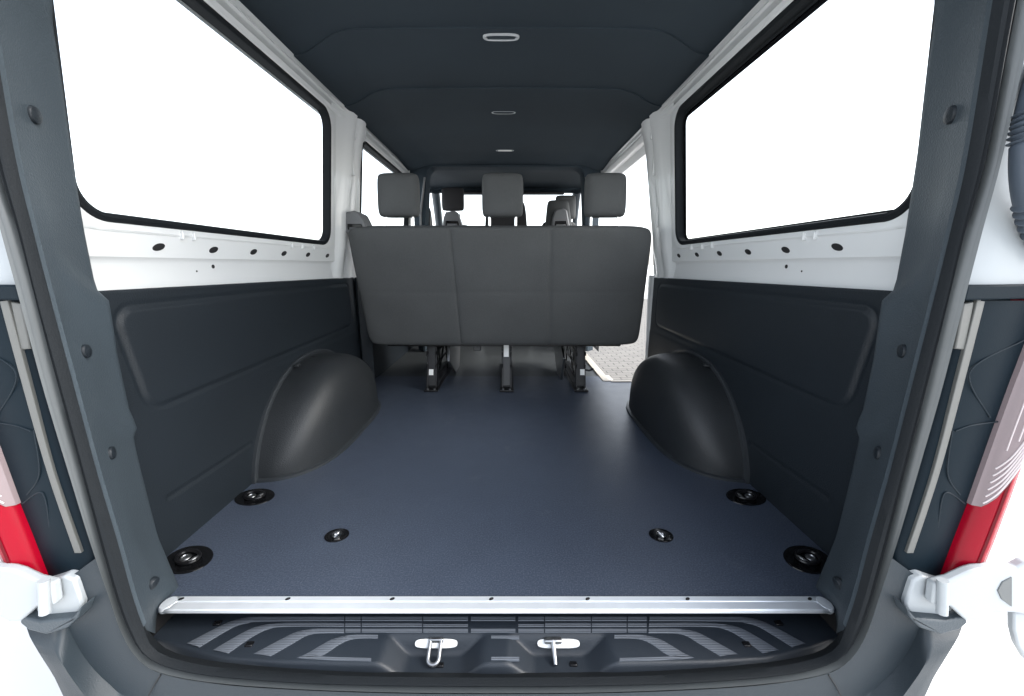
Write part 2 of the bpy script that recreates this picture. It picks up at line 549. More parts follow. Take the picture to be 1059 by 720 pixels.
for x, y in ((455, 688), (593, 687)):
    p = PZ(x, y, -.08)
    MB().box((p.x - .008, p.y - .005, -.083), (p.x + .008, p.y + .005, -.077)).build('clip', M_black, sill, bevel=.002)
# striker loops standing in front of bright plates in the recess back walls
for k, cx in enumerate((-.130, .135)):
    pts = [Vector((cx + sx * .047 + (.003 if k == 0 else .0), .6905, -.058) ) for sx in (-1, 1)]
    n = Vector((0, -1, 1)).normalized()
    mb = MB()
    outline = []
    for a in range(24):
        t = 2 * math.pi * a / 24
        ex = math.copysign(abs(math.cos(t)) ** .5, math.cos(t)) * .046; ez = math.copysign(abs(math.sin(t)) ** .6, math.sin(t)) * .0085
        outline.append(Vector((cx + ex, .6862, -.0635)) + Vector((0, .66, .75)) * ez)
    mb.prism(outline, n * .004)
    plate = mb.build('striker_plate', M_white, sill, bevel=.0012)
    if k == 0:
        base = Vector((cx - .001, .690, -.0555))
        dn = Vector((0, -.70, -.30)).normalized(); sd_ = Vector((1, 0, 0))
        path = []
        for a in range(25):
            t = math.pi * (a / 24)
            path.append(base + dn * (.034 + .012 * math.sin(t)) - sd_ * .0115 * math.cos(t))
        path = [base - sd_ * .0115, base - sd_ * .0115 + dn * .015] + path + [base + sd_ * .0115 + dn * .015, base + sd_ * .0115]
        MB().tube(path, .0042, 10).build('striker_loop', M_zinc, plate)
        MB().box((cx - .017, .684, -.063), (cx + .016, .691, -.052)).build('striker_mount', M_zinc, plate, bevel=.002)
    else:
        base = Vector((cx - .012, .690, -.056))
        mb = MB().box(base + Vector((-.019, -.010, -.004)), base + Vector((.019, .002, .005)))
        mb.build('striker_mount', M_zinc, plate, bevel=.003)
        MB().tube([base + Vector((0, -.004, 0)), base + Vector((.001, -.022, -.010)), base + Vector((.002, -.040, -.020))], lambda t: .0062 - .002 * t, 10).build('striker_pin', M_zinc, plate)

# ---- the rear doorway: trims, seal, flange; traced on the right and mirrored
B0 = [(1009, 0), (985, 160), (968, 240), (954, 310), (932, 400), (909, 490), (890, 560), (873, 620), (865, 655)]
B1 = [(1029, 0), (1003, 160), (985, 240), (968, 310), (945, 400), (922, 490), (902, 560), (887, 617), (876, 650), (866, 672), (840, 684), (790, 693), (700, 699.5), (600, 702), (513, 702.5)]
RR = [(1041, 0), (1012, 160), (991, 240), (975, 310), (952, 400), (929, 490), (912, 560), (897, 615), (885, 648), (870, 673), (842, 687.5), (790, 696.5), (700, 703), (600, 705.5), (513, 706)]
GG = [(1054, 0), (1023, 160), (1000, 240), (981, 310), (960, 400), (936, 490), (918, 560), (902, 618), (891, 650), (875, 677), (844, 691), (790, 700), (700, 706.5), (600, 709.5), (513, 710)]
FF = [(1073, 0), (1037, 160), (1016, 240), (998, 310), (975, 400), (949, 490), (928, 560), (908, 620), (896, 655), (879, 682), (852, 697), (790, 707), (700, 713), (600, 716), (513, 716.5)]


def up_ext(pts, off, z=1.58):
    """extend the top of a line upward (out of the frame) along its own direction"""
    P0, P1 = pts[0], pts[1]
    d = (P0 - P1).normalized()
    return [P0 + d * ((z - P0.z) / d.z)] + pts


def ringline(px, off, n=90):
    return resample(polysmooth(up_ext([PR(x, y, off) for x, y in px], off), 10), n)


NR = 100
lB1, lR, lG, lF = (ringline(q, f, NR) for q, f in ((B1, .0), (RR, -.004), (GG, .006), (FF, -.004)))


def full(line):   # right side top -> bottom centre -> left side top
    l = line[:-1]; last = line[-1].copy(); last.x = 0
    return l + [last] + [Vector((-p.x, p.y, p.z)) for p in reversed(l)]


def ringloft(cols):
    return MB().grid([list(r) for r in zip(*[full(c) for c in cols])])


def offs(l, dy, other=None, t=0):
    return [(p.lerp(q, t) if other else p) + Vector((0, dy, 0)) for p, q in zip(l, other or l)]


seal = ringloft([offs(lB1, .035, lF, .9), offs(lB1, .010, lG, .25), offs(lB1, .003), offs(lB1, -.007, lR, .35), offs(lB1, -.008, lR, .75), offs(lR, .004, lG, .05), offs(lR, -.006, lG, .3), offs(lR, -.004, lG, .5), offs(lR, .016, lG, .7), offs(lG, .018)]).build('door_seal', M_rubber, van)
flange = ringloft([offs(lG, .03, lF, .8), offs(lG, .002), offs(lG, -.004, lF, .15), offs(lG, -.004, lF, .5), offs(lG, -.001, lF, .62), offs(lF, -.002, lG, .1), offs(lF, .002), offs(lF, .03, lG, -1.3)]).build('door_flange', M_flange, van)

TI = [(968, 0), (968, 25), (961, 70), (950, 160), (938, 240), (928, 293), (925, 301), (917, 305), (913, 312), (905, 370), (893, 428), (887, 438), (886, 446), (890, 454), (882, 490), (866, 556), (843, 611), (850, 622), (857, 632), (864, 655)]


def pillar(m):
    inner = [PY(x, y, .765 if y > 560 else .79) for x, y in TI]
    inner = up_ext(inner, 0, 1.58)
    b0 = [PR(x, y, .045) for x, y in B0]; b1 = [PR(x, y, .0) for x, y in B1[:9]]
    b0 = up_ext(b0, 0); b1 = up_ext(b1, 0)
    n = 80
    # sample by height so that rows stay level
    def byz(l, smooth=True):
        l = polysmooth(l, 8) if smooth else l
        zt = 1.57; zb = l[-1].z
        out = []
        for k in range(n):
            z = lerp(zt, zb, k / (n - 1))
            for a, b in zip(l, l[1:]):
                if (a.z - z) * (b.z - z) <= 0 and abs(a.z - b.z) > 1e-7:
                    out.append(a.lerp(b, (a.z - z) / (a.z - b.z))); break
            else: out.append(l[-1].copy())
        return out
    I = byz(inner, False)
    A = byz(b0); B = byz(b1)
    wall = [Vector((.868, .80, p.z)) for p in I]
    cols = []
    for k in range(n):
        i, a, b, wv = I[k], A[k], B[k], wall[k]
        r = [wv, i + Vector((.012, .012, 0)), i + Vector((.001, .004, 0)), i.lerp(a, .04), i.lerp(a, .5) + Vector((.003, 0, 0)), i.lerp(a, .94), a.lerp(b, .06), a.lerp(b, .5), a.lerp(b, .95), b + Vector((.002, .012, 0))]
        cols.append(r)
    mb = MB().grid(cols)
    t = mk(mb, m).build('pillar_trim', M_trim, van, angle=50)
    for (x, y, r) in ((987, 122, .014), (935, 364, .0125), (909, 467, .0125), (868, 605, .0125)):
        # the clip sits on the trim face between inner edge and bevel
        best = None
        for k in range(n - 1):
            for s in (.3, .4, .5, .6, .7, .8):
                p = I[k].lerp(A[k], s); d = p - CO
                q = ray(x, y); e = (d - q * (d.dot(q) / q.dot(q))).length
                if best is None or e < best[0]: best = (e, p, (A[k] - I[k]).cross(I[k + 1] - I[k]).normalized())
        e, p, nn = best
        if nn.x > 0: nn = -nn
        c = MB().lathe([(r, -.004), (r * 1.02, .0015), (r * .92, .004), (r * .55, .0055), (.0001, .006)], p, nn, n=24)
        mk(c, m).build('push_clip', M_panel, t)


both(pillar)


# ---- outside of the rear corner: lamp housing, lamp, white corner panel, hinge, bumper
def strip_loft(rows, m, name, material, parent=None, **k):
    return mk(MB().grid(rows), m).build(name, material, parent or van, **k)


LI = [PR(x, y, .0) for x, y in ((970, 617), (975, 605), (992, 560), (1007, 522), (1037, 438), (1051, 400), (1090, 300))]
LO = [PR(x, y, .0) for x, y in ((1000, 620), (1006, 602), (1026, 556), (1043, 510), (1064, 450), (1085, 400), (1120, 300))]
def lamp_in(z): return interp(sorted((p.z, p.x) for p in LI), z)
def lamp_out(z): return interp(sorted((p.z, p.x) for p in LO), z)


def corner(m):
    # black housing beside the doorway
    Fz = [p for p in lF if .13 < p.z < .705]
    rows = []
    for p in Fz:
        z = p.z; t = (z - .17) / .53
        xi = p.x; xo = lamp_in(z)
        yb = p.y
        xs_ = [xi - .001, xi + .003, xi + .012, xi + .020, xi + .024]
        ys_ = [yb + .02, yb + .028, yb + .03, yb + .028, yb + .018]
        row = [Vector((a, b, z)) for a, b in zip(xs_, ys_)]
        for q in (0, .08, .2, .35, .5, .65, .8, .92, 1):
            row.append(Vector((lerp(xi + .030, xo + .004, q), yb + .014 - .006 * math.sin(q * 3.1), z)))
        row.append(Vector((xo + .004, yb + .1, z)))
        rows.append(row)
    h = strip_loft(rows, m, 'lamp_housing', M_house)
    # pale narrow strip standing in the housing
    sl = [((1011, 311), (1019, 312)), ((988.5, 400), (996.5, 400)), ((965, 490), (972, 490)), ((938, 572), (945, 572))]
    a = polysmooth([PR(*p, .004) for p, q in sl], 8); b = polysmooth([PR(*q, .004) for p, q in sl], 8)
    D = Vector((0, .014, 0))
    mk(MB().grid([[p + D, p, q, q + D] for p, q in zip(a, b)]), m).build('housing_strip', M_strip, h, bevel=.001)
    q = [PR(*p, .006) for p in ((997, 314), (1008, 312), (998, 362), (988, 361))]
    mk(MB().prism(q, (0, .02, 0)), m).build('latch_plate', M_strip, h, bevel=.002)
    # moulded circles on the housing face: raised thin beads
    for c0, c1, cc in (((1059, 352), (1003, 385), (1024, 432)), ((985, 445), (980, 490), (993, 512)), ((1034, 436), (1005, 440), (988, 446)), ((970, 545), (977, 510), (998, 521))):
        path = polysmooth([PR(*c0, .0048), PR(*c1, .0035), PR(*cc, .0042)], 10)
        mk(MB().tube(path, .0011, 6), m).build('moulded_bead', M_bead, h)
    # top and bottom ledges of the housing
    q = [PR(x, y, -.002) for x, y in ((1001, 295), (1075, 294), (1075, 309), (997, 311))]
    mk(MB().prism(q, (0, .05, 0)), m).build('housing_ledge', M_house, h, bevel=.003)
    # white corner panel above the lamp, and the body side
    Fu = [p for p in lF if p.z >= .69]
    rows = []
    for p in Fu:
        y = p.y
        rows.append([Vector((p.x - .001, y + .02, p.z)), Vector((p.x + .006, y + .018, p.z)), Vector((p.x + .05, y + .012, p.z)), Vector((.90, y + .012, p.z)), Vector((.945, y + .022, p.z)), Vector((.972, y + .06, p.z)), Vector((.985, y + .2, p.z))])
    strip_loft(rows, m, 'corner_panel', M_white_shaded)  # darker copy of the body white, shading put into its colour
    # side skin of the body
    rows = []
    ys = [.92, 1.2, 2.30] if m == 1 else [.92, 1.2, 3.0, 5.0]
    for y in ys:
        rows.append([Vector((interp([(-.3, .97), (.2, .99), (.7, .985), (.83, .97)], z) - 0, y, z)) for z in (.0, .1, .4, .7, .83)])
    strip_loft(rows, m, 'body_side', M_white)
    rows = []
    for i in range(31):
        z = .10 + .60 * i / 30; y = .6035 + .05 * z
        xi = lamp_out(z)
        rows.append([Vector((xi - .02, y + .06, z)), Vector((xi + .004, y + .022, z)), Vector((max(xi + .02, .93), y + .018, z)), Vector((.962, y + .03, z)), Vector((.985, y + .10, z)), Vector((.99, y + .3, z))])
    strip_loft(rows, m, 'corner_panel', M_white)
    # tail lamp: wraps from the housing edge to the body side
    zs = [.165 + .63 * i / 50 for i in range(51)]

    def lamp_at(z, q, grow=0):
        """point on the lamp face; q runs 0 (housing edge) .. 1 (outer edge)"""
        xi = lamp_in(z); wd = lamp_out(z) - xi; yb = .6035 + .05 * z
        tab = [(0, .004), (.06, -.005), (.25, -.013), (.5, -.018), (.78, -.013), (1, .006)]
        return Vector((xi + q * wd, yb + interp(tab, q) - grow, z))
    rows = []
    for z in zs:
        xi = lamp_in(z); xo = lamp_out(z); yb = .6035 + .05 * z
        rows.append([Vector((xi, yb + .05, z))] + [lamp_at(z, q) for q in (0, .03, .06, .15, .25, .38, .5, .65, .78, .9, 1)] + [Vector((xo + .008, yb + .05, z)), Vector((xo + .012, yb + .12, z))])
    rows.insert(0, [p + Vector((0, .03 + .5 * max(0, .62 - p.y) * 0, .0)) for p in rows[0]])
    body = strip_loft(rows, m, 'tail_lamp', M_red)
    mk(MB().grid([[lamp_at(z, q, .0012) for q in (.40, .42, .45, .47)] for z in zs if z < .42]), m).build('lens_seam', M_redd, body)
    # clear lens section over the upper part, its lower edge a rising arc
    qs = [-.02, 0, .03, .06, .15, .25, .38, .5, .62, .74, .84]
    low = lambda q: .318 + .22 * max(0, q) ** 1.6
    rows = []
    for i in range(41):
        rows.append([lamp_at(lerp(low(q), .795, i / 40), max(q, 0), .003) + Vector((-.003 if q <= 0 else 0, .02 if q < 0 else 0, 0)) for q in qs])
    cl = strip_loft(rows, m, 'clear_lens', M_clear, body)
    for r_ in range(6):
        path = [lamp_at(low(q) + .006 + .013 * r_ + .02 * q, q, .0036) for q in [.06 + .70 * k / 16 for k in range(17)]]
        mk(MB().tube(path, .0013, 6), m).build('lens_rib', M_clearl, cl)
    for r_ in range(5):
        q = .14 + .14 * r_
        mk(MB().tube([lamp_at(lerp(low(q) + .10, .795, k / 10), q, .0032) for k in range(11)], .0012, 6), m).build('lens_rib', M_clearl, cl)
    # hinge: bracket on the corner + arm swung outward
    def pg(pts, off): return [PR(x, y, off) for x, y in pts]
    br = MB().prism(pg([(945, 600), (956, 596), (984, 606), (986, 640), (979, 644), (948, 641), (938, 630), (937, 624)], -.012), (0, .06, 0))
    hb = mk(br, m).build('hinge', M_white_shaded, van, smooth=True, bevel=.004, angle=30)
    lip = MB().prism(pg([(938, 628), (947, 640), (980, 643), (1000, 638), (1001, 645), (992, 652), (973, 657), (952, 650), (942, 640)], -.028), (0, .05, 0))
    mk(lip, m).build('hinge_base', M_trim, hb, bevel=.004)
    arm = [(967, 604), (985, 600), (1002, 592), (1012, 589), (1030, 587), (1052, 588), (1062, 582), (1085, 582), (1085, 640), (1060, 636), (1046, 634), (1030, 635), (1012, 643), (1000, 643), (984, 628), (964, 626)]
    am = MB().prism(pg(arm, -.03), (0, .016, 0))
    ao = mk(am, m).build('hinge_arm', M_white_shaded, hb, bevel=.004, angle=30)
    rc = pg([(1047, 597), (1047, 628), (1036, 620), (1032, 611), (1037, 602)], -.0315)
    mk(MB().prism(rc, (0, .004, 0)), m).build('hinge_recess', M_flange, ao, bevel=.001)
    low = pg([(1049, 634), (1085, 634), (1085, 690), (1062, 684), (1053, 668), (1049, 652)], -.024)
    mk(MB().prism(low, (0, .012, 0)), m).build('hinge_plate', M_white_shaded, ao, bevel=.003)
    pin = [PR(975, 600, -.034), PR(974, 634, -.034)]
    mk(MB().tube(pin, .008, 12), m).build('hinge_pin', M_white_shaded, hb)


both(corner)


# ---- bumper: lofted outward from the doorway flange
def bumper_side():
    # rows run from beneath the lamp, round the corner, to the bottom centre
    c0 = [(922, 577), (915, 600), (908, 622), (896, 656), (879, 683), (852, 698), (790, 708.5), (700, 714.5), (600, 717.5), (513, 718)]
    c2 = [(955, 601), (957, 628), (949, 655), (934, 682), (912, 706), (880, 728), (800, 742), (700, 748), (600, 750), (513, 751)]
    c3 = [(966, 626, .02), (967, 652, -.012), (960, 680), (943, 708), (920, 735), (880, 765), (800, 780), (700, 785), (600, 787), (513, 788)]
    c4 = [(998, 626, .03), (994, 652, -.008), (982, 674), (966, 700), (950, 732), (905, 800), (800, 830), (700, 835), (600, 838), (513, 839)]
    cols = []
    for px, off in ((c0, .012), (c0, .0), (c2, -.006), (c3, -.035), (c4, -.03)):
        cols.append(resample(polysmooth([PR(q[0], q[1], q[2] if len(q) > 2 else off) for q in px], 8), 60))
    A, B, C2, C3, C4 = cols
    rows = []
    for a, b, c, d, e in zip(A, B, C2, C3, C4):
        rows.append([a, b, b.lerp(c, .05), b.lerp(c, .35), b.lerp(c, .7) + Vector((0, .002, 0)), b.lerp(c, .95), c, c.lerp(d, .12), c.lerp(d, .5), c.lerp(d, .9), d, d.lerp(e, .12), d.lerp(e, .55), e, e + Vector((.02, .03, -.12)) if e.x > .5 else e + Vector((0, .0, -.18))])
    return rows


rows = bumper_side()
l = rows[:-1]
last = [Vector((0, p.y, p.z)) for p in rows[-1]]
rows = l + [last] + [[Vector((-p.x, p.y, p.z)) for p in r] for r in reversed(l)]
bumper = MB().grid(rows).build('rear_bumper', M_bumper, van, angle=55)
for m in (1, -1):   # bumper joint lines
    path = [PR(857, 698, -.0012), PR(864, 709, -.0045), PR(872, 724, -.010)]
    mk(MB().tube(path, .0012, 6), m).build('joint_line', M_dark, bumper)

# ---- wiring boot at the right rear corner
path = polysmooth([PR(1085, 60, -.005), PR(1073, 95, -.012), PR(1064, 140, -.02), PR(1063, 185, -.022), PR(1071, 225, -.015), PR(1089, 262, .0)], 24)


def bootr(t):
    r = .018
    for a, b in ((.30, .44), (.72, .92)):
        if a < t < b: r += .0035 * math.sin((t - a) * 2 * math.pi * 6 / (b - a) * .98)
    return r


MB().tube(path, bootr, 20).build('wiring_boot', M_boot, van, angle=80)


# ---- side panels: height field
def seg_d(px, py, ax, ay, bx, by):
    vx, vy = bx - ax, by - ay; t = max(0, min(1, ((px - ax) * vx + (py - ay) * vy) / (vx * vx + vy * vy)))
    return math.hypot(px - ax - t * vx, py - ay - t * vy)


EMB = [(.868, .640), (.905, .392), (2.17, .412), (2.17, .632)]


def emb_sd(y, z):
    # signed distance (inside negative) of the pressed rounded panel, corner radius .045
    q = EMB; r = .045; inside = 1e9
    n = len(q); ds = []
    for i in range(n):
        (ay, az), (by, bz) = q[i], q[(i + 1) % n]
        L = math.hypot(by - ay, bz - az)
        ds.append(((by - ay) * (z - az) - (bz - az) * (y - ay)) / L)     # >0 inside (counter-clockwise)
    k = [r - d for d in ds]
    pos = [x for x in k if x > 0]
    if len(pos) >= 2: return math.hypot(*sorted(pos)[-2:]) - r
    return max(k) - r


def side_panel(m):
    ny, nz = 300, 110
    rows = []
    for i in range(ny + 1):
        y = .745 + 1.505 * i / ny; row = []
        ztop = interp([(.7, .684), (2.25, .668)], y)
        for j in range(nz + 1):
            z = -.002 + (ztop + .002) * j / nz
            s = emb_sd(y, z)
            d = .0035 * sm(.004, -.007, s) - .0035 * math.exp(-((s - .007) / .005) ** 2)
            dl = seg_d(y, z, .905, .146, 1.235, .138)
            d -= .0045 * math.exp(-(dl / .0045) ** 2)
            dl = seg_d(y, z, 1.30, .372, 2.1, .372)
            d += .002 * sm(.372, .355, z) * sm(1.25, 1.35, y)
            d -= .006 * sm(ztop - .03, ztop - .008, z) * 0
            row.append(Vector((xw(z) - .012 - d, y, z)))
        row.append(Vector((xw(ztop) - .010, y, ztop + .002)))
        row.append(Vector((xw(ztop) + .002, y, ztop + .002)))
        rows.append(row)
    strip_loft(rows, m, 'side_panel', M_panel, angle=70)


both(side_panel)


# ---- wheel arch covers
def arch(m):
    Yc, L = 1.665, .44
    rows = []; NY, NT = 72, 30
    def wf(t, g=0): return (.218 + g) * max(0, 1 - abs(t) ** 3.5) ** (1 / 2.2)
    def hf(t, g=0): return (.345 + g) * max(0, 1 - abs(t) ** 2.3) ** (1 / 1.5)
    n_ = 4.6
    for i in range(NY + 1):
        t = -math.cos(math.pi * i / NY)
        W, H = wf(t), hf(t); row = []
        for j in range(NT + 1):
            th = math.pi / 2 * j / NT
            x = W * math.sin(th) ** (2 / n_) if th > 0 else 0
            z = H * math.cos(th) ** (2 / n_) if j < NT else 0
            z_ = z
            x *= 1 - .07 * (z_ / .345) ** 1.5      # the inner face leans towards the wall as it rises
            row.append(Vector((.862 - x, Yc + L * t, z)))
        rows.append(row)
    a = strip_loft(rows, m, 'wheel_arch_cover', M_arch, angle=60)
    # flat rim along the wall and along the floor
    wp, fp = [], []
    for i in range(91):
        t = -math.cos(math.pi * i / 90)
        wp.append(Vector((.853, Yc + (L + .018) * t, hf(t, .018)))); fp.append(Vector((.862 - wf(t, .012), Yc + (L + .012) * t, .004)))
    mb = MB()
    mb.grid([[p + Vector((.012, 0, 0)), p + Vector((-.004, 0, 0)), p + Vector((-.007, 0, 0)) + (Vector((.853, Yc, .1)) - p) * .02, p + Vector((-.004, 0, 0)) + (Vector((.853, Yc, .1)) - p) * .07] for p in wp])
    mb.grid([[p + Vector((0, 0, -.004)), p + Vector((0, 0, .005)), p + (Vector((.80, Yc, .004)) - p) * .03 + Vector((0, 0, .007)), p + (Vector((.80, Yc, .004)) - p) * .09 + Vector((0, 0, .010))] for p in fp])
    mk(mb, m).build('rim', M_rim, a)
    for y in (1.52, 1.66):
        c = MB().box((.82, y - .012, .337), (.84, y + .012, .347))
        mk(c, m).build('clip', M_arch, a, bevel=.003)


both(arch)


# ---- white inner walls with the window openings
WY0, WY1, WZ0, WZ1 = .824, 1.965, .842, 1.424


def wloop(d, dx, n=96, y0=WY0, y1=WY1, z0=WZ0, z1=WZ1, r=.07):
    y0 -= d; y1 += d; z0 -= d; z1 += d; r = max(.006, r + d)
    pts = []
    cs = ((y1 - r, z1 - r, 0), (y0 + r, z1 - r, 90), (y0 + r, z0 + r, 180), (y1 - r, z0 + r, 270))
    q = n // 4
    for cy, cz, a0 in cs:
        for k in range(q):
            a = R(a0 + 90 * k / (q - 1))
            pts.append((cy + r * math.cos(a), cz + r * math.sin(a)))
    return [Vector((xw(z) + dx, y, z)) for y, z in pts]


def rectloop(inner, y0, y1, z0, z1, cy, cz, dx=0):
    out = []
    for p in inner:
        dy, dz = p.y - cy, p.z - cz
        k = min(((y1 - cy) / dy if dy > 1e-6 else (y0 - cy) / dy if dy < -1e-6 else 1e9), ((z1 - cz) / dz if dz > 1e-6 else (z0 - cz) / dz if dz < -1e-6 else 1e9))
        y, z = cy + dy * k, cz + dz * k
        out.append(Vector((xw(z) + dx, y, z)))
    return out


def window(m, y0, y1, parent, r=.07, frit=True, z1=WZ1):
    iw = .018 if m == 1 else .0125
    kw = dict(y0=y0, y1=y1, r=r, z1=z1)
    g = MB(); lp = wloop(.015, .034, **kw); g.add(lp, [tuple(range(len(lp)))])
    fr = mk(MB().grid([wloop(.02, .03, **kw), wloop(.008, -.004, **kw), wloop(.0, -.007, **kw), wloop(-.008, -.003, **kw), wloop(-.011, .008, **kw), wloop(-.0115, .026, **kw), wloop(-iw, .028, **kw)], cu=True), m).build('side_window', M_rubber, parent)
    mk(g, m).build('pane', M_glass, fr, smooth=False)
    return fr


def inner_wall(m):
    cy, cz = (WY0 + WY1) / 2, (WZ0 + WZ1) / 2
    e = wloop(.010, 0)
    outer = rectloop(e, .70, 2.03, .815, 1.45, cy, cz)
    mid = [a.lerp(b, .45) for a, b in zip(wloop(.03, -.003), outer)]
    rows = [wloop(.008, .035), wloop(.008, .004), e, wloop(.024, -.0035), mid, outer]
    mb = MB().grid(rows, cu=True)
    # belt below the window, with its creases
    prof = [(.64, .872), (.70, .872), (.742, .870), (.752, .866), (.758, .861), (.80, .856), (.81, .8555), (.815, xw(.815))]
    mb.grid([[Vector((x, y, z)) for z, x in prof] for y in [.70 + (2.03 - .70) * i / 12 for i in range(13)]])
    wl = mk(mb, m).build('inner_wall', M_white, van, angle=30)
    for k in range(6):
        y = 1.010 + k * .1862
        nn = Vector((-1, 0, -.12)).normalized()
        mk(MB().lathe([(1.12, -.001), (1.1, .0012), (1.0, .002), (.96, .0012), (.0005, .0012)], (.8585, y, .784), nn, sx=.017, sy=.0078, xdir=(0, 1, .30)), m).build('wall_hole', M_dark, wl)
    for (y, z, r) in ((1.20, .735, .006), (1.135, .722, .0028), (2.10, .77, .012)):
        x = interp([(p[0], p[1]) for p in prof], z)
        if y > 2: continue
        mk(MB().lathe([(r, -.001), (r, .0008), (.0001, .0008)], (x, y, z), Vector((-1, 0, -.05)), n=16), m).build('wall_hole', M_dark, wl)
    # small pressed ribs below the window seal
    for y in (1.08, 1.12, 1.62, 1.70, 1.80):
        mk(MB().box((.846, y - .003, .806), (.858, y + .003, .828)), m).build('pressed_rib', M_white, wl, bevel=.0025)
    # centre pillar: a pressed column, ribbed
    pr = [(2.03, 0), (2.045, -.012), (2.07, -.022), (2.115, -.022), (2.13, -.010), (2.145, -.008), (2.16, -.020), (2.20, -.024), (2.235, -.018), (2.25, .0), (2.26, .004), (2.30, .006)]
    zs = [.668, .70, .76, .80, .83] + [.83 + .68 * i / 12 for i in range(1, 13)]
    rows = []
    for z in zs:
        k = 1 - .55 * sm(.85, .70, z)
        lean = .0 + .095 * (z - .87) / .57 * (1 if z > .87 else .3)
        fl = sm(1.36, 1.5, z) * .05
        rows.append([Vector((xw(z) + .004, 1.99, z))] + [Vector((xw(z) + dx * k - .0012 - fl * (y - 2.03) / .27 * .3, y + lean * (1 if y > 2.04 else .3), z)) for y, dx in pr] + [Vector((.96, 2.36 + lean, z))])
    pl = mk(MB().grid(rows), m).build('centre_pillar', M_white, van, angle=35)
    for z, hgt in ((1.02, .17), (1.25, .10), (1.40, .03)):
        mk(MB().box((xw(z) - .0265, 2.12 + .095 * (z - .87) / .57, z - hgt / 2), (xw(z) - .012, 2.137 + .095 * (z - .87) / .57, z + hgt / 2)), m).build('pressed_rib', M_white, pl, bevel=.004)
    mk(MB().lathe([(1, -.001), (1, .001), (.001, .001)], (.849, 2.168, .772), Vector((-1, -.2, 0)), sx=.012, sy=.009, n=18), m).build('wall_hole', M_dark, pl)
    # lower part of the pillar, beside the bench
    if m == 1:
        mb = MB().grid([[Vector((.862, 2.245, z)), Vector((.855, 2.262, z)), Vector((.858, 2.30 + .04 * sm(.3, .6, z), z)), Vector((.90, 2.40, z)), Vector((.96, 2.42, z))] for z in (.16, .3, .45, .6, .68)])
        mb.build('door_jamb', M_white, van)
        mb = MB().grid([[Vector((.862, 2.245, z)), Vector((.855, 2.262, z)), Vector((.858, 2.31, z)), Vector((.90, 2.40, z)), Vector((.96, 2.412, z))] for z in (-.01, .08, .158)])
        mb.build('jamb_foot', M_panel, van)
    # roof rail above the windows
    pf = [(1.436, .799), (1.444, .787), (1.451, .781), (1.455, .786), (1.458, .806), (1.468, .812), (1.474, .806), (1.477, .785), (1.482, .778), (1.488, .780), (1.490, .794), (1.498, .798), (1.503, .790), (1.506, .774), (1.53, .768)]
    ye = 3.5
    mb = MB().grid([[Vector((x, y, z)) for z, x in pf] for y in (.70, 1.2, 1.7, 2.2, 2.8, ye)])
    rl = mk(mb, m).build('roof_rail', M_white, van, angle=25)
    # front part of the side wall
    if m == -1:
        y0, y1 = 2.36, 3.42
        cy2, kw = (y0 + y1) / 2, dict(y0=y0, y1=y1)
        e = wloop(.010, 0, **kw); outer = rectloop(e, 2.30, 3.55, .60, 1.45, cy2, cz)
        mb = MB().grid([wloop(.008, .035, **kw), wloop(.008, .004, **kw), e, wloop(.024, -.0035, **kw), outer], cu=True)
        fw = mb.mirror().build('inner_wall', M_white, van, angle=30)
        window(-1, y0, y1, van)
        MB().grid([[Vector((.862, y, z)) for z in (-.01, .3, .60, .665)] for y in (2.25, 2.26, 3.0, 3.55)]).mirror().build('side_panel', M_panel, van)
        mb = MB(); pts = [(.84, 2.235), (.855, 2.25), (.80, 2.30), (.86, 2.36)]
        mb.grid([[Vector((x, y, z)) for x, y in pts] for z in (0, .3, .62, .67)]).mirror().build('belt_pillar_cover', M_panel, van)


both(inner_wall)
both(lambda m: window(m, WY0, WY1, van))

# black printed border of the rear window panes
for m in (1,):
    top = MB().grid([wloop(.012, .0325, r=.065), wloop(-.034 if m == 1 else -.022, .0325, z0=WZ0 - .015, r=.065)], cu=True)
    mk(top, m).build('window_border', M_black, van)

# sliding door opening, right front: white upper frame
mb = MB().grid([[Vector((x, y, z)) for x, z in ((.775, 1.50), (.79, 1.47), (.83, 1.455), (.86, 1.46), (.90, 1.43), (.93, 1.44), (.93, 1.55))] for y in (2.30, 2.6, 3.0, 3.5)])
mb.build('door_frame', M_white, van, angle=30)

# ---- headliner in three lapped panels
def seam(k, x):
    base = (.93, 1.565, 2.02, 3.32)[k]
    if k in (1, 2): return base + .10 * sm(.5, .78, abs(x)) - .02 * (x * x)
    return base


def hz(x, y):
    return 1.548 - .012 * (x / .5) ** 2 * .5 - .030 * sm(.58, .775, abs(x)) - .012 * sm(1.2, .93, y) - .02 * sm(3.0, 3.32, y)


for k in range(3):
    rows = []
    for j in range(31):
        t = j / 30; row = []
        for i in range(81):
            x = -.775 + 1.55 * i / 80
            y = lerp(seam(k, x) - (.012 if k else 0), seam(k + 1, x), t)
            lap = .004 * k - .004
            e = .004 * sm(.03, 0, t) if k else 0
            row.append(Vector((x, y, hz(x, y) - lap * .9 + e * 0 - .002 * k)))
        if j == 0 and k:
            rows.append([p + Vector((0, 0, .008)) for p in row])
        rows.append(row)
    MB().grid(rows).build('headliner_panel', M_headliner, van, angle=40)
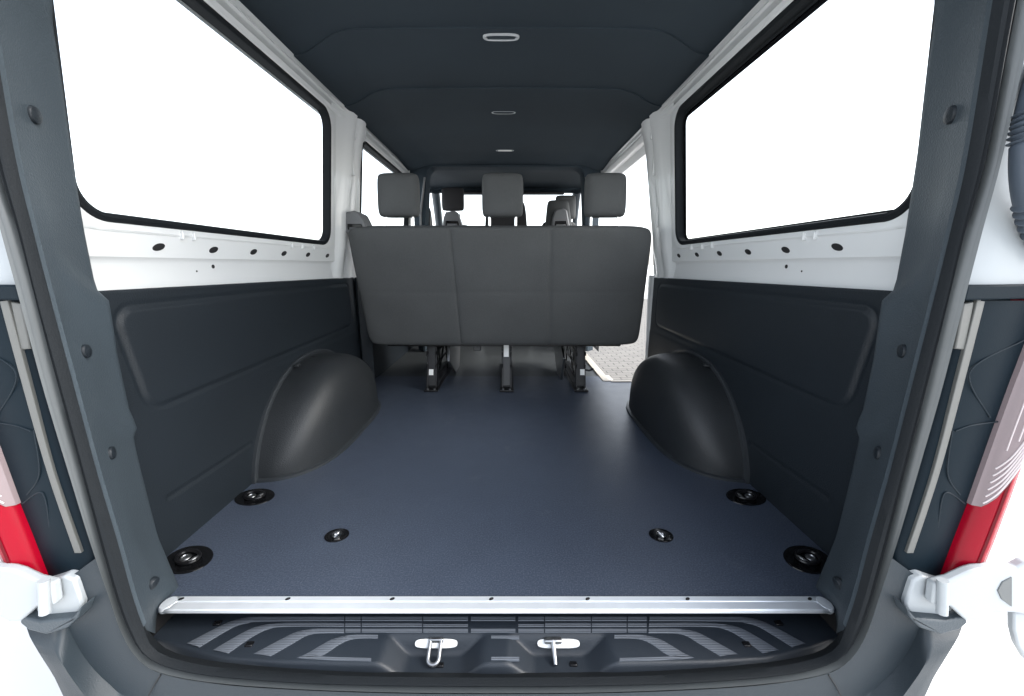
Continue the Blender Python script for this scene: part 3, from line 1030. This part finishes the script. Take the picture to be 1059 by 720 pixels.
# dome lamps
for y in (1.600, 2.300, 3.005):
    z = hz(0, y) - .004
    lamp = MB().lathe([(1.0, .006), (1.0, -.0025), (.96, -.0050), (.88, -.0050), (.84, -.0025), (.82, .003)], (0, y, z), n=48, sx=1, sy=1)
    for p in lamp.v:       # stretch the ring into a rounded bar shape
        dx, dy = p.x, p.y - y
        a = math.atan2(dy, dx); r = math.hypot(dx, dy)
        p.x = (math.copysign(abs(math.cos(a)) ** .55, math.cos(a)) * .066 - math.cos(a) * .0) * r - math.copysign((1 - r) * .02, math.cos(a)) * 0
        p.y = y + math.copysign(abs(math.sin(a)) ** .8, math.sin(a)) * .019 * r
    lo = lamp.build('dome_light', M_lens, van, fix=False)
    dz = .0022 if y < 2.9 else .0060
    mb = MB().box((-.050, y - .0135, z - dz), (.050, y + .0135, z + .001))
    mb.build('lamp_lens', M_trim if y < 2.9 else M_label_glare, lo, bevel=.002)  # foremost lens is coloured white to imitate a reflection, it is not lit

# ---- roof skin and rear header keep the daylight out as on the real van
mb = MB().grid([[Vector((x, y, z)) for x, z in ((-.985, .83), (-.955, 1.10), (-.90, 1.46), (-.86, 1.60), (-.6, 1.66), (0, 1.68), (.6, 1.66), (.86, 1.60), (.90, 1.46))] for y in (.64, 1.5, 3.0, 4.5)])
rows = [[p for p in ((-.90, y, 1.46), (-.86, y, 1.60), (-.6, y, 1.66), (0, y, 1.68), (.6, y, 1.66), (.86, y, 1.60), (.90, y, 1.46))] for y in (.64, 1.5, 3.0, 4.6)]
MB().grid([[Vector(p) for p in r] for r in rows]).build('roof_skin', M_white, van)
MB().box((-.86, .66, 1.545), (.86, .95, 1.62)).build('rear_header', M_trim, van, bevel=.01)

# ---- cab: arch behind the front seats, screen, dashboard
outer = [(-.80, .0), (-.80, 1.53), (.80, 1.53), (.80, 0)]
inn = []
for a in range(0, 91, 10): inn.append((.60 - .07 * (1 - math.cos(R(a))) + .02, 1.43 + .07 * math.sin(R(a))))
arc = [(.70, .0), (.66, .9)] + inn
arc_l = [(-x, z) for x, z in reversed(arc)]
prof_in = arc + arc_l
prof_out = []
for x, z in prof_in:
    ox = math.copysign(.775, x)
    prof_out.append((ox if z < 1.46 else x * 1.25, z if z < 1.46 else 1.56))
rows = []
for (x, z), (ox, oz) in zip(prof_in, prof_out):
    rows.append([Vector((ox, 3.36, oz)), Vector((lerp(x, ox, .25), 3.30, lerp(z, oz, .25))), Vector((lerp(x, ox, .05), 3.30, lerp(z, oz, .05))), Vector((x, 3.315, z)), Vector((x, 3.42, z)), Vector((ox, 3.44, oz))])
MB().grid(rows).build('cab_arch', M_headliner, van, angle=35)
for s in (-1, 1):
    MB().tube([(s * .64, 3.29, 1.42), (s * .685, 3.285, 1.15), (s * .70, 3.285, .8)], .008, 8).build('seat_belt', M_guide, van)
MB().grid([[Vector((x, y, z)) for y, z in ((3.40, 1.515), (3.8, 1.55), (4.2, 1.555), (4.42, 1.545), (4.45, 1.50), (4.40, 1.49))] for x in (-.84, -.6, 0, .6, .84)]).build('cab_headliner', M_headliner, van)
mb = MB().box((-.62, 4.36, 1.475), (.62, 4.42, 1.50)); mb.box((-.5, 4.33, 1.478), (-.12, 4.36, 1.492)); mb.box((.16, 4.33, 1.478), (.54, 4.36, 1.492))
mb.build('sun_visor', M_fabricd, van, bevel=.006)
for s in (-1, 1):
    MB().tube([(s * .76, 4.42, 1.52), (s * .80, 4.8, 1.25), (s * .84, 5.1, .98)], .045, 10).build('windscreen_pillar', M_trim, van)
MB().add([(-.78, 4.44, 1.52), (.78, 4.44, 1.52), (.84, 5.16, .95), (-.84, 5.16, .95)], [(0, 1, 2, 3)]).build('windscreen', M_glass, van, smooth=False)
mb = MB().grid([[Vector((x, y, z)) for y, z in ((4.62, .4), (4.60, .78), (4.64, .88), (4.75, .925), (5.0, .93), (5.2, .92), (5.25, .3))] for x in (-.86, -.6, -.3, 0, .3, .6, .86)])
mb.build('dashboard', M_panel, van)
MB().grid([[Vector((.862 * s, y, z)) for z in (-.05, .5, .90)] for y in (3.5, 4.2, 5.2)] if (s := -1) else []).build('cab_door_lining', M_panel, van)
MB().grid([[Vector((.862, y, z)) for z in (-.05, .5, .90)] for y in (3.5, 4.2, 5.2)]).build('cab_door_lining', M_panel, van)
cushion((-.83, 3.55, .6), (-.63, 3.55, .6), (-.65, 3.55, 1.235), (-.80, 3.55, 1.235), (0, -1, 0), .05, p=5, k=.1).build('pillar_cover', M_black, van)


# ================================================================== SEATS
def headrest(cx, y, z0, z1, wdt, parent, material=M_fabric, tilt=.02, post=.12, zpost=None):
    hw, hb = wdt / 2, wdt / 2 * .94
    h = cushion((cx - hb, y, z0), (cx + hb, y, z0), (cx + hw * .93, y + tilt, z1), (cx - hw * .93, y + tilt, z1), (0, -1, .1), .052, p=3.2, k=.075, nu=26, nv=26, pc=5).build('headrest', material, parent, angle=70)
    zp = zpost if zpost is not None else z0 - .08
    for s in (-1, 1):
        MB().tube([(cx + s * wdt * .30, y, z0 + .05), (cx + s * wdt * .30, y, zp)], .0065, 10).build('post', M_chrome, h)
        MB().lathe([(.014, 0), (.014, .014), (.008, .018)], (cx + s * wdt * .30, y, zp + .02), n=16).build('post_guide', M_black, h)
    return h


def guide(cx, y, z, wd, hgt, parent, lean=0):
    """moulded belt outlet on a seat shoulder"""
    pts = [(-.5, 0), (-.42, .62), (-.30, .92), (.10, 1), (.30, .9), (.5, .1), (.5, 0)]
    mb = MB().prism([(cx + a * wd + lean * b, y - .05, z + b * hgt) for a, b in pts], (0, .13, 0))
    g = mb.build('belt_guide', M_guide, parent, bevel=.012, seg=3, angle=30)
    q = [(-.34, .16), (-.30, .42), (.28, .42), (.34, .16)]
    MB().prism([(cx + a * wd + lean * b, y - .054, z + b * hgt) for a, b in q], (0, .006, 0)).build('belt_slot', M_black, g, bevel=.003)
    q = [(-.26, .10), (-.24, .26), (.24, .26), (.28, .10)]
    MB().prism([(cx + a * wd + lean * b, y - .058, z + b * hgt) for a, b in q], (0, .006, 0)).build('belt_webbing', M_guide, g, bevel=.002)
    return g


bench = thing('bench_seat', 'three-place grey cloth bench seat seen from behind, with three headrests, on black steel legs', 'bench seat', (0, 2.5, 0))


def bdent(u, v):
    d = 0
    for c in (-.315, .335):
        d += .009 * math.exp(-((u - c) / .006) ** 2) + .0025 * math.exp(-((u - c) / .04) ** 2)
    d += (.0018 * math.exp(-((v + .03) / .008) ** 2) + .0006 * math.exp(-((v + .03) / .07) ** 2)) * sm(.95, .88, abs(u))
    # soft upholstery: gentle uneven puff of every panel
    d += .0022 * math.sin(9.3 * u + 2.1 * v) * math.sin(4.1 * v - 1.3 * u + .5)
    return d


YB, YT = 2.235, 2.115
c00 = PY(382, 358, YB - .06); c10 = PY(661, 358, YB - .06); c11 = PY(677, 235, YT - .06); c01 = PY(356, 235, YT - .06)
nb = (c10 - c00).cross(c01 - c00).normalized()
if nb.y > 0: nb = -nb
off = -nb * .055
back = cushion(c00 + off, c10 + off, c11 + off, c01 + off, nb, .06, p=9, k=.03, nu=300, nv=130, dent=bdent, pc=14).build('backrest', M_fabric, bench, angle=60)
cushion((-.72, 2.28, .33), (.72, 2.28, .33), (.72, 2.78, .36), (-.72, 2.78, .36), (0, 0, 1), .07, p=5, k=.03, front=1).build('seat_cushion', M_fabric, bench)
MB().box((-.70, 2.27, .262), (.70, 2.76, .292)).build('seat_frame', M_steel, bench, bevel=.004)
for cx in (-.537, -.004, .523):
    headrest(cx, 2.10, .980, 1.195, .226, bench, zpost=.90)
guide(-.765, 2.15, .90, .125, .115, bench, lean=-.02)


def bench_leg(cx, parent, double):
    mb = MB()
    mb.box((cx - .042, 2.19, .001), (cx + .042, 2.90, .012))
    mb.box((cx - .03, 2.24, .012), (cx + .03, 2.86, .022))
    leg = mb.build('leg', M_steel, parent, smooth=False, bevel=.003)
    w_ = .026
    # two pressed side plates with openings, rear upright, front upright, diagonal brace
    for s in (-1, 1):
        x0 = cx + s * w_
        p = MB()
        for a, b in (((2.215, .02), (2.30, .30)), ((2.66, .02), (2.60, .30))):
            p.prism([(x0 - .004, a[0], a[1]), (x0 - .004, a[0] + .05, a[1]), (x0 - .004, b[0] + .045, b[1]), (x0 - .004, b[0], b[1])], (.008, 0, 0))
        for zz in (.06, .135, .21): p.box((x0 - .003, 2.24, zz), (x0 + .003, 2.66, zz + .022))
        p.prism([(x0 - .003, 2.30, .07), (x0 - .003, 2.33, .06), (x0 - .003, 2.63, .25), (x0 - .003, 2.60, .27)], (.006, 0, 0))
        p.build('side_plate', M_steel, leg, smooth=False, bevel=.002)
    p = MB().prism([(cx - w_ + .004, 2.222, .03), (cx + w_ - .004, 2.222, .03), (cx + w_ - .004, 2.292, .29), (cx - w_ + .004, 2.292, .29)], (0, .012, 0))
    if double: p.build('rear_web', M_steel, leg, smooth=False, bevel=.002)
    for y in (2.205,):
        for s in (-1, 1): MB().lathe([(.008, .012), (.008, .02), (.004, .022), (.0001, .022)], (cx + s * .02, y, 0), n=12).build('bolt', M_zinc, leg)
    return leg


lg = bench_leg(-.435, bench, True)
MB().box((-.449, 2.229, .095), (-.423, 2.233, .130), Matrix.Rotation(R(-14), 3, 'X')).build('sticker', M_label_glare, lg)
MB().box((-.36, 2.4, .012), (-.345, 2.9, .30), Matrix.Rotation(R(-28), 3, 'X')).build('brace', M_zinc, lg, bevel=.002)
lg = bench_leg(.015, bench, True)
MB().box((-.002, 2.262, .20), (.028, 2.267, .29), Matrix.Rotation(R(-14), 3, 'X')).build('sticker', M_label_glare, lg)
lg = bench_leg(.46, bench, True)
MB().box((.455, 2.229, .095), (.481, 2.233, .130), Matrix.Rotation(R(-14), 3, 'X')).build('sticker', M_label_glare, lg)
MB().box((.37, 2.4, .012), (.385, 2.9, .30), Matrix.Rotation(R(28), 3, 'X')).build('brace', M_zinc, lg, bevel=.002)
MB().tube([(.50, 2.33, .10), (.53, 2.33, .095), (.555, 2.32, .11)], .006, 8).build('release_lever', M_steel, lg)
mb = MB().box((-.20, 2.42, .20), (-.15, 2.47, .27)); mb.box((-.185, 2.40, .225), (-.165, 2.42, .245))
mb.build('belt_buckle', M_guide, bench, bevel=.006)

# front seats
drv = thing('driver_seat', 'dark front seat at the left of the cab, beyond the left bench headrest', 'car seat', (-.52, 4.0, 0))
cushion((-.74, 3.98, .45), (-.30, 3.98, .45), (-.36, 4.06, 1.13), (-.68, 4.06, 1.13), (0, -1, .1), .06, p=5, k=.06).build('backrest', M_fabricd, drv)
cushion((-.76, 4.05, .42), (-.28, 4.05, .42), (-.28, 4.5, .46), (-.76, 4.5, .46), (0, 0, 1), .07, p=5, k=.06).build('seat_cushion', M_fabricd, drv)
headrest(-.525, 4.05, 1.265, 1.485, .235, drv, M_fabricd, zpost=1.1)
guide(-.525, 4.0, 1.09, .20, .165, drv)
MB().box((-.74, 3.9, -.01), (-.30, 4.5, .36)).build('seat_base', M_panel, drv, bevel=.02)
pas = thing('passenger_seat', 'grey front seat at the right of the cab with a belt outlet on its shoulder', 'car seat', (.5, 4.0, 0))
cushion((.28, 3.98, .45), (.74, 3.98, .45), (.70, 4.06, 1.16), (.36, 4.06, 1.16), (0, -1, .1), .06, p=5, k=.06).build('backrest', M_fabric, pas)
cushion((.28, 4.05, .42), (.76, 4.05, .42), (.76, 4.5, .46), (.28, 4.5, .46), (0, 0, 1), .07, p=5, k=.06).build('seat_cushion', M_fabric, pas)
headrest(.60, 4.1, 1.19, 1.42, .22, pas, zpost=1.1)
cushion((.375, 3.9, 1.05), (.645, 3.9, 1.05), (.60, 3.93, 1.345), (.40, 3.93, 1.345), (0, -1, .1), .05, p=3.5, k=.09, pc=5).build('shoulder', M_fabric, pas)
guide(.52, 3.86, 1.06, .18, .20, pas)
MB().box((.28, 3.9, -.01), (.74, 4.5, .36)).build('seat_base', M_panel, pas, bevel=.02)
mid = thing('middle_seat', 'dark middle front seat mostly hidden behind the central bench headrest', 'car seat', (0, 4.1, 0))
cushion((-.24, 4.05, .45), (.25, 4.05, .45), (.20, 4.12, 1.38), (-.20, 4.12, 1.38), (0, -1, .1), .06, p=4, k=.09, pc=5).build('backrest', M_fabricd, mid)
headrest(.06, 4.15, 1.40, 1.60, .25, mid, M_fabricd, zpost=1.3)
MB().box((-.24, 3.95, -.01), (.24, 4.5, .36)).build('seat_base', M_panel, mid, bevel=.02)
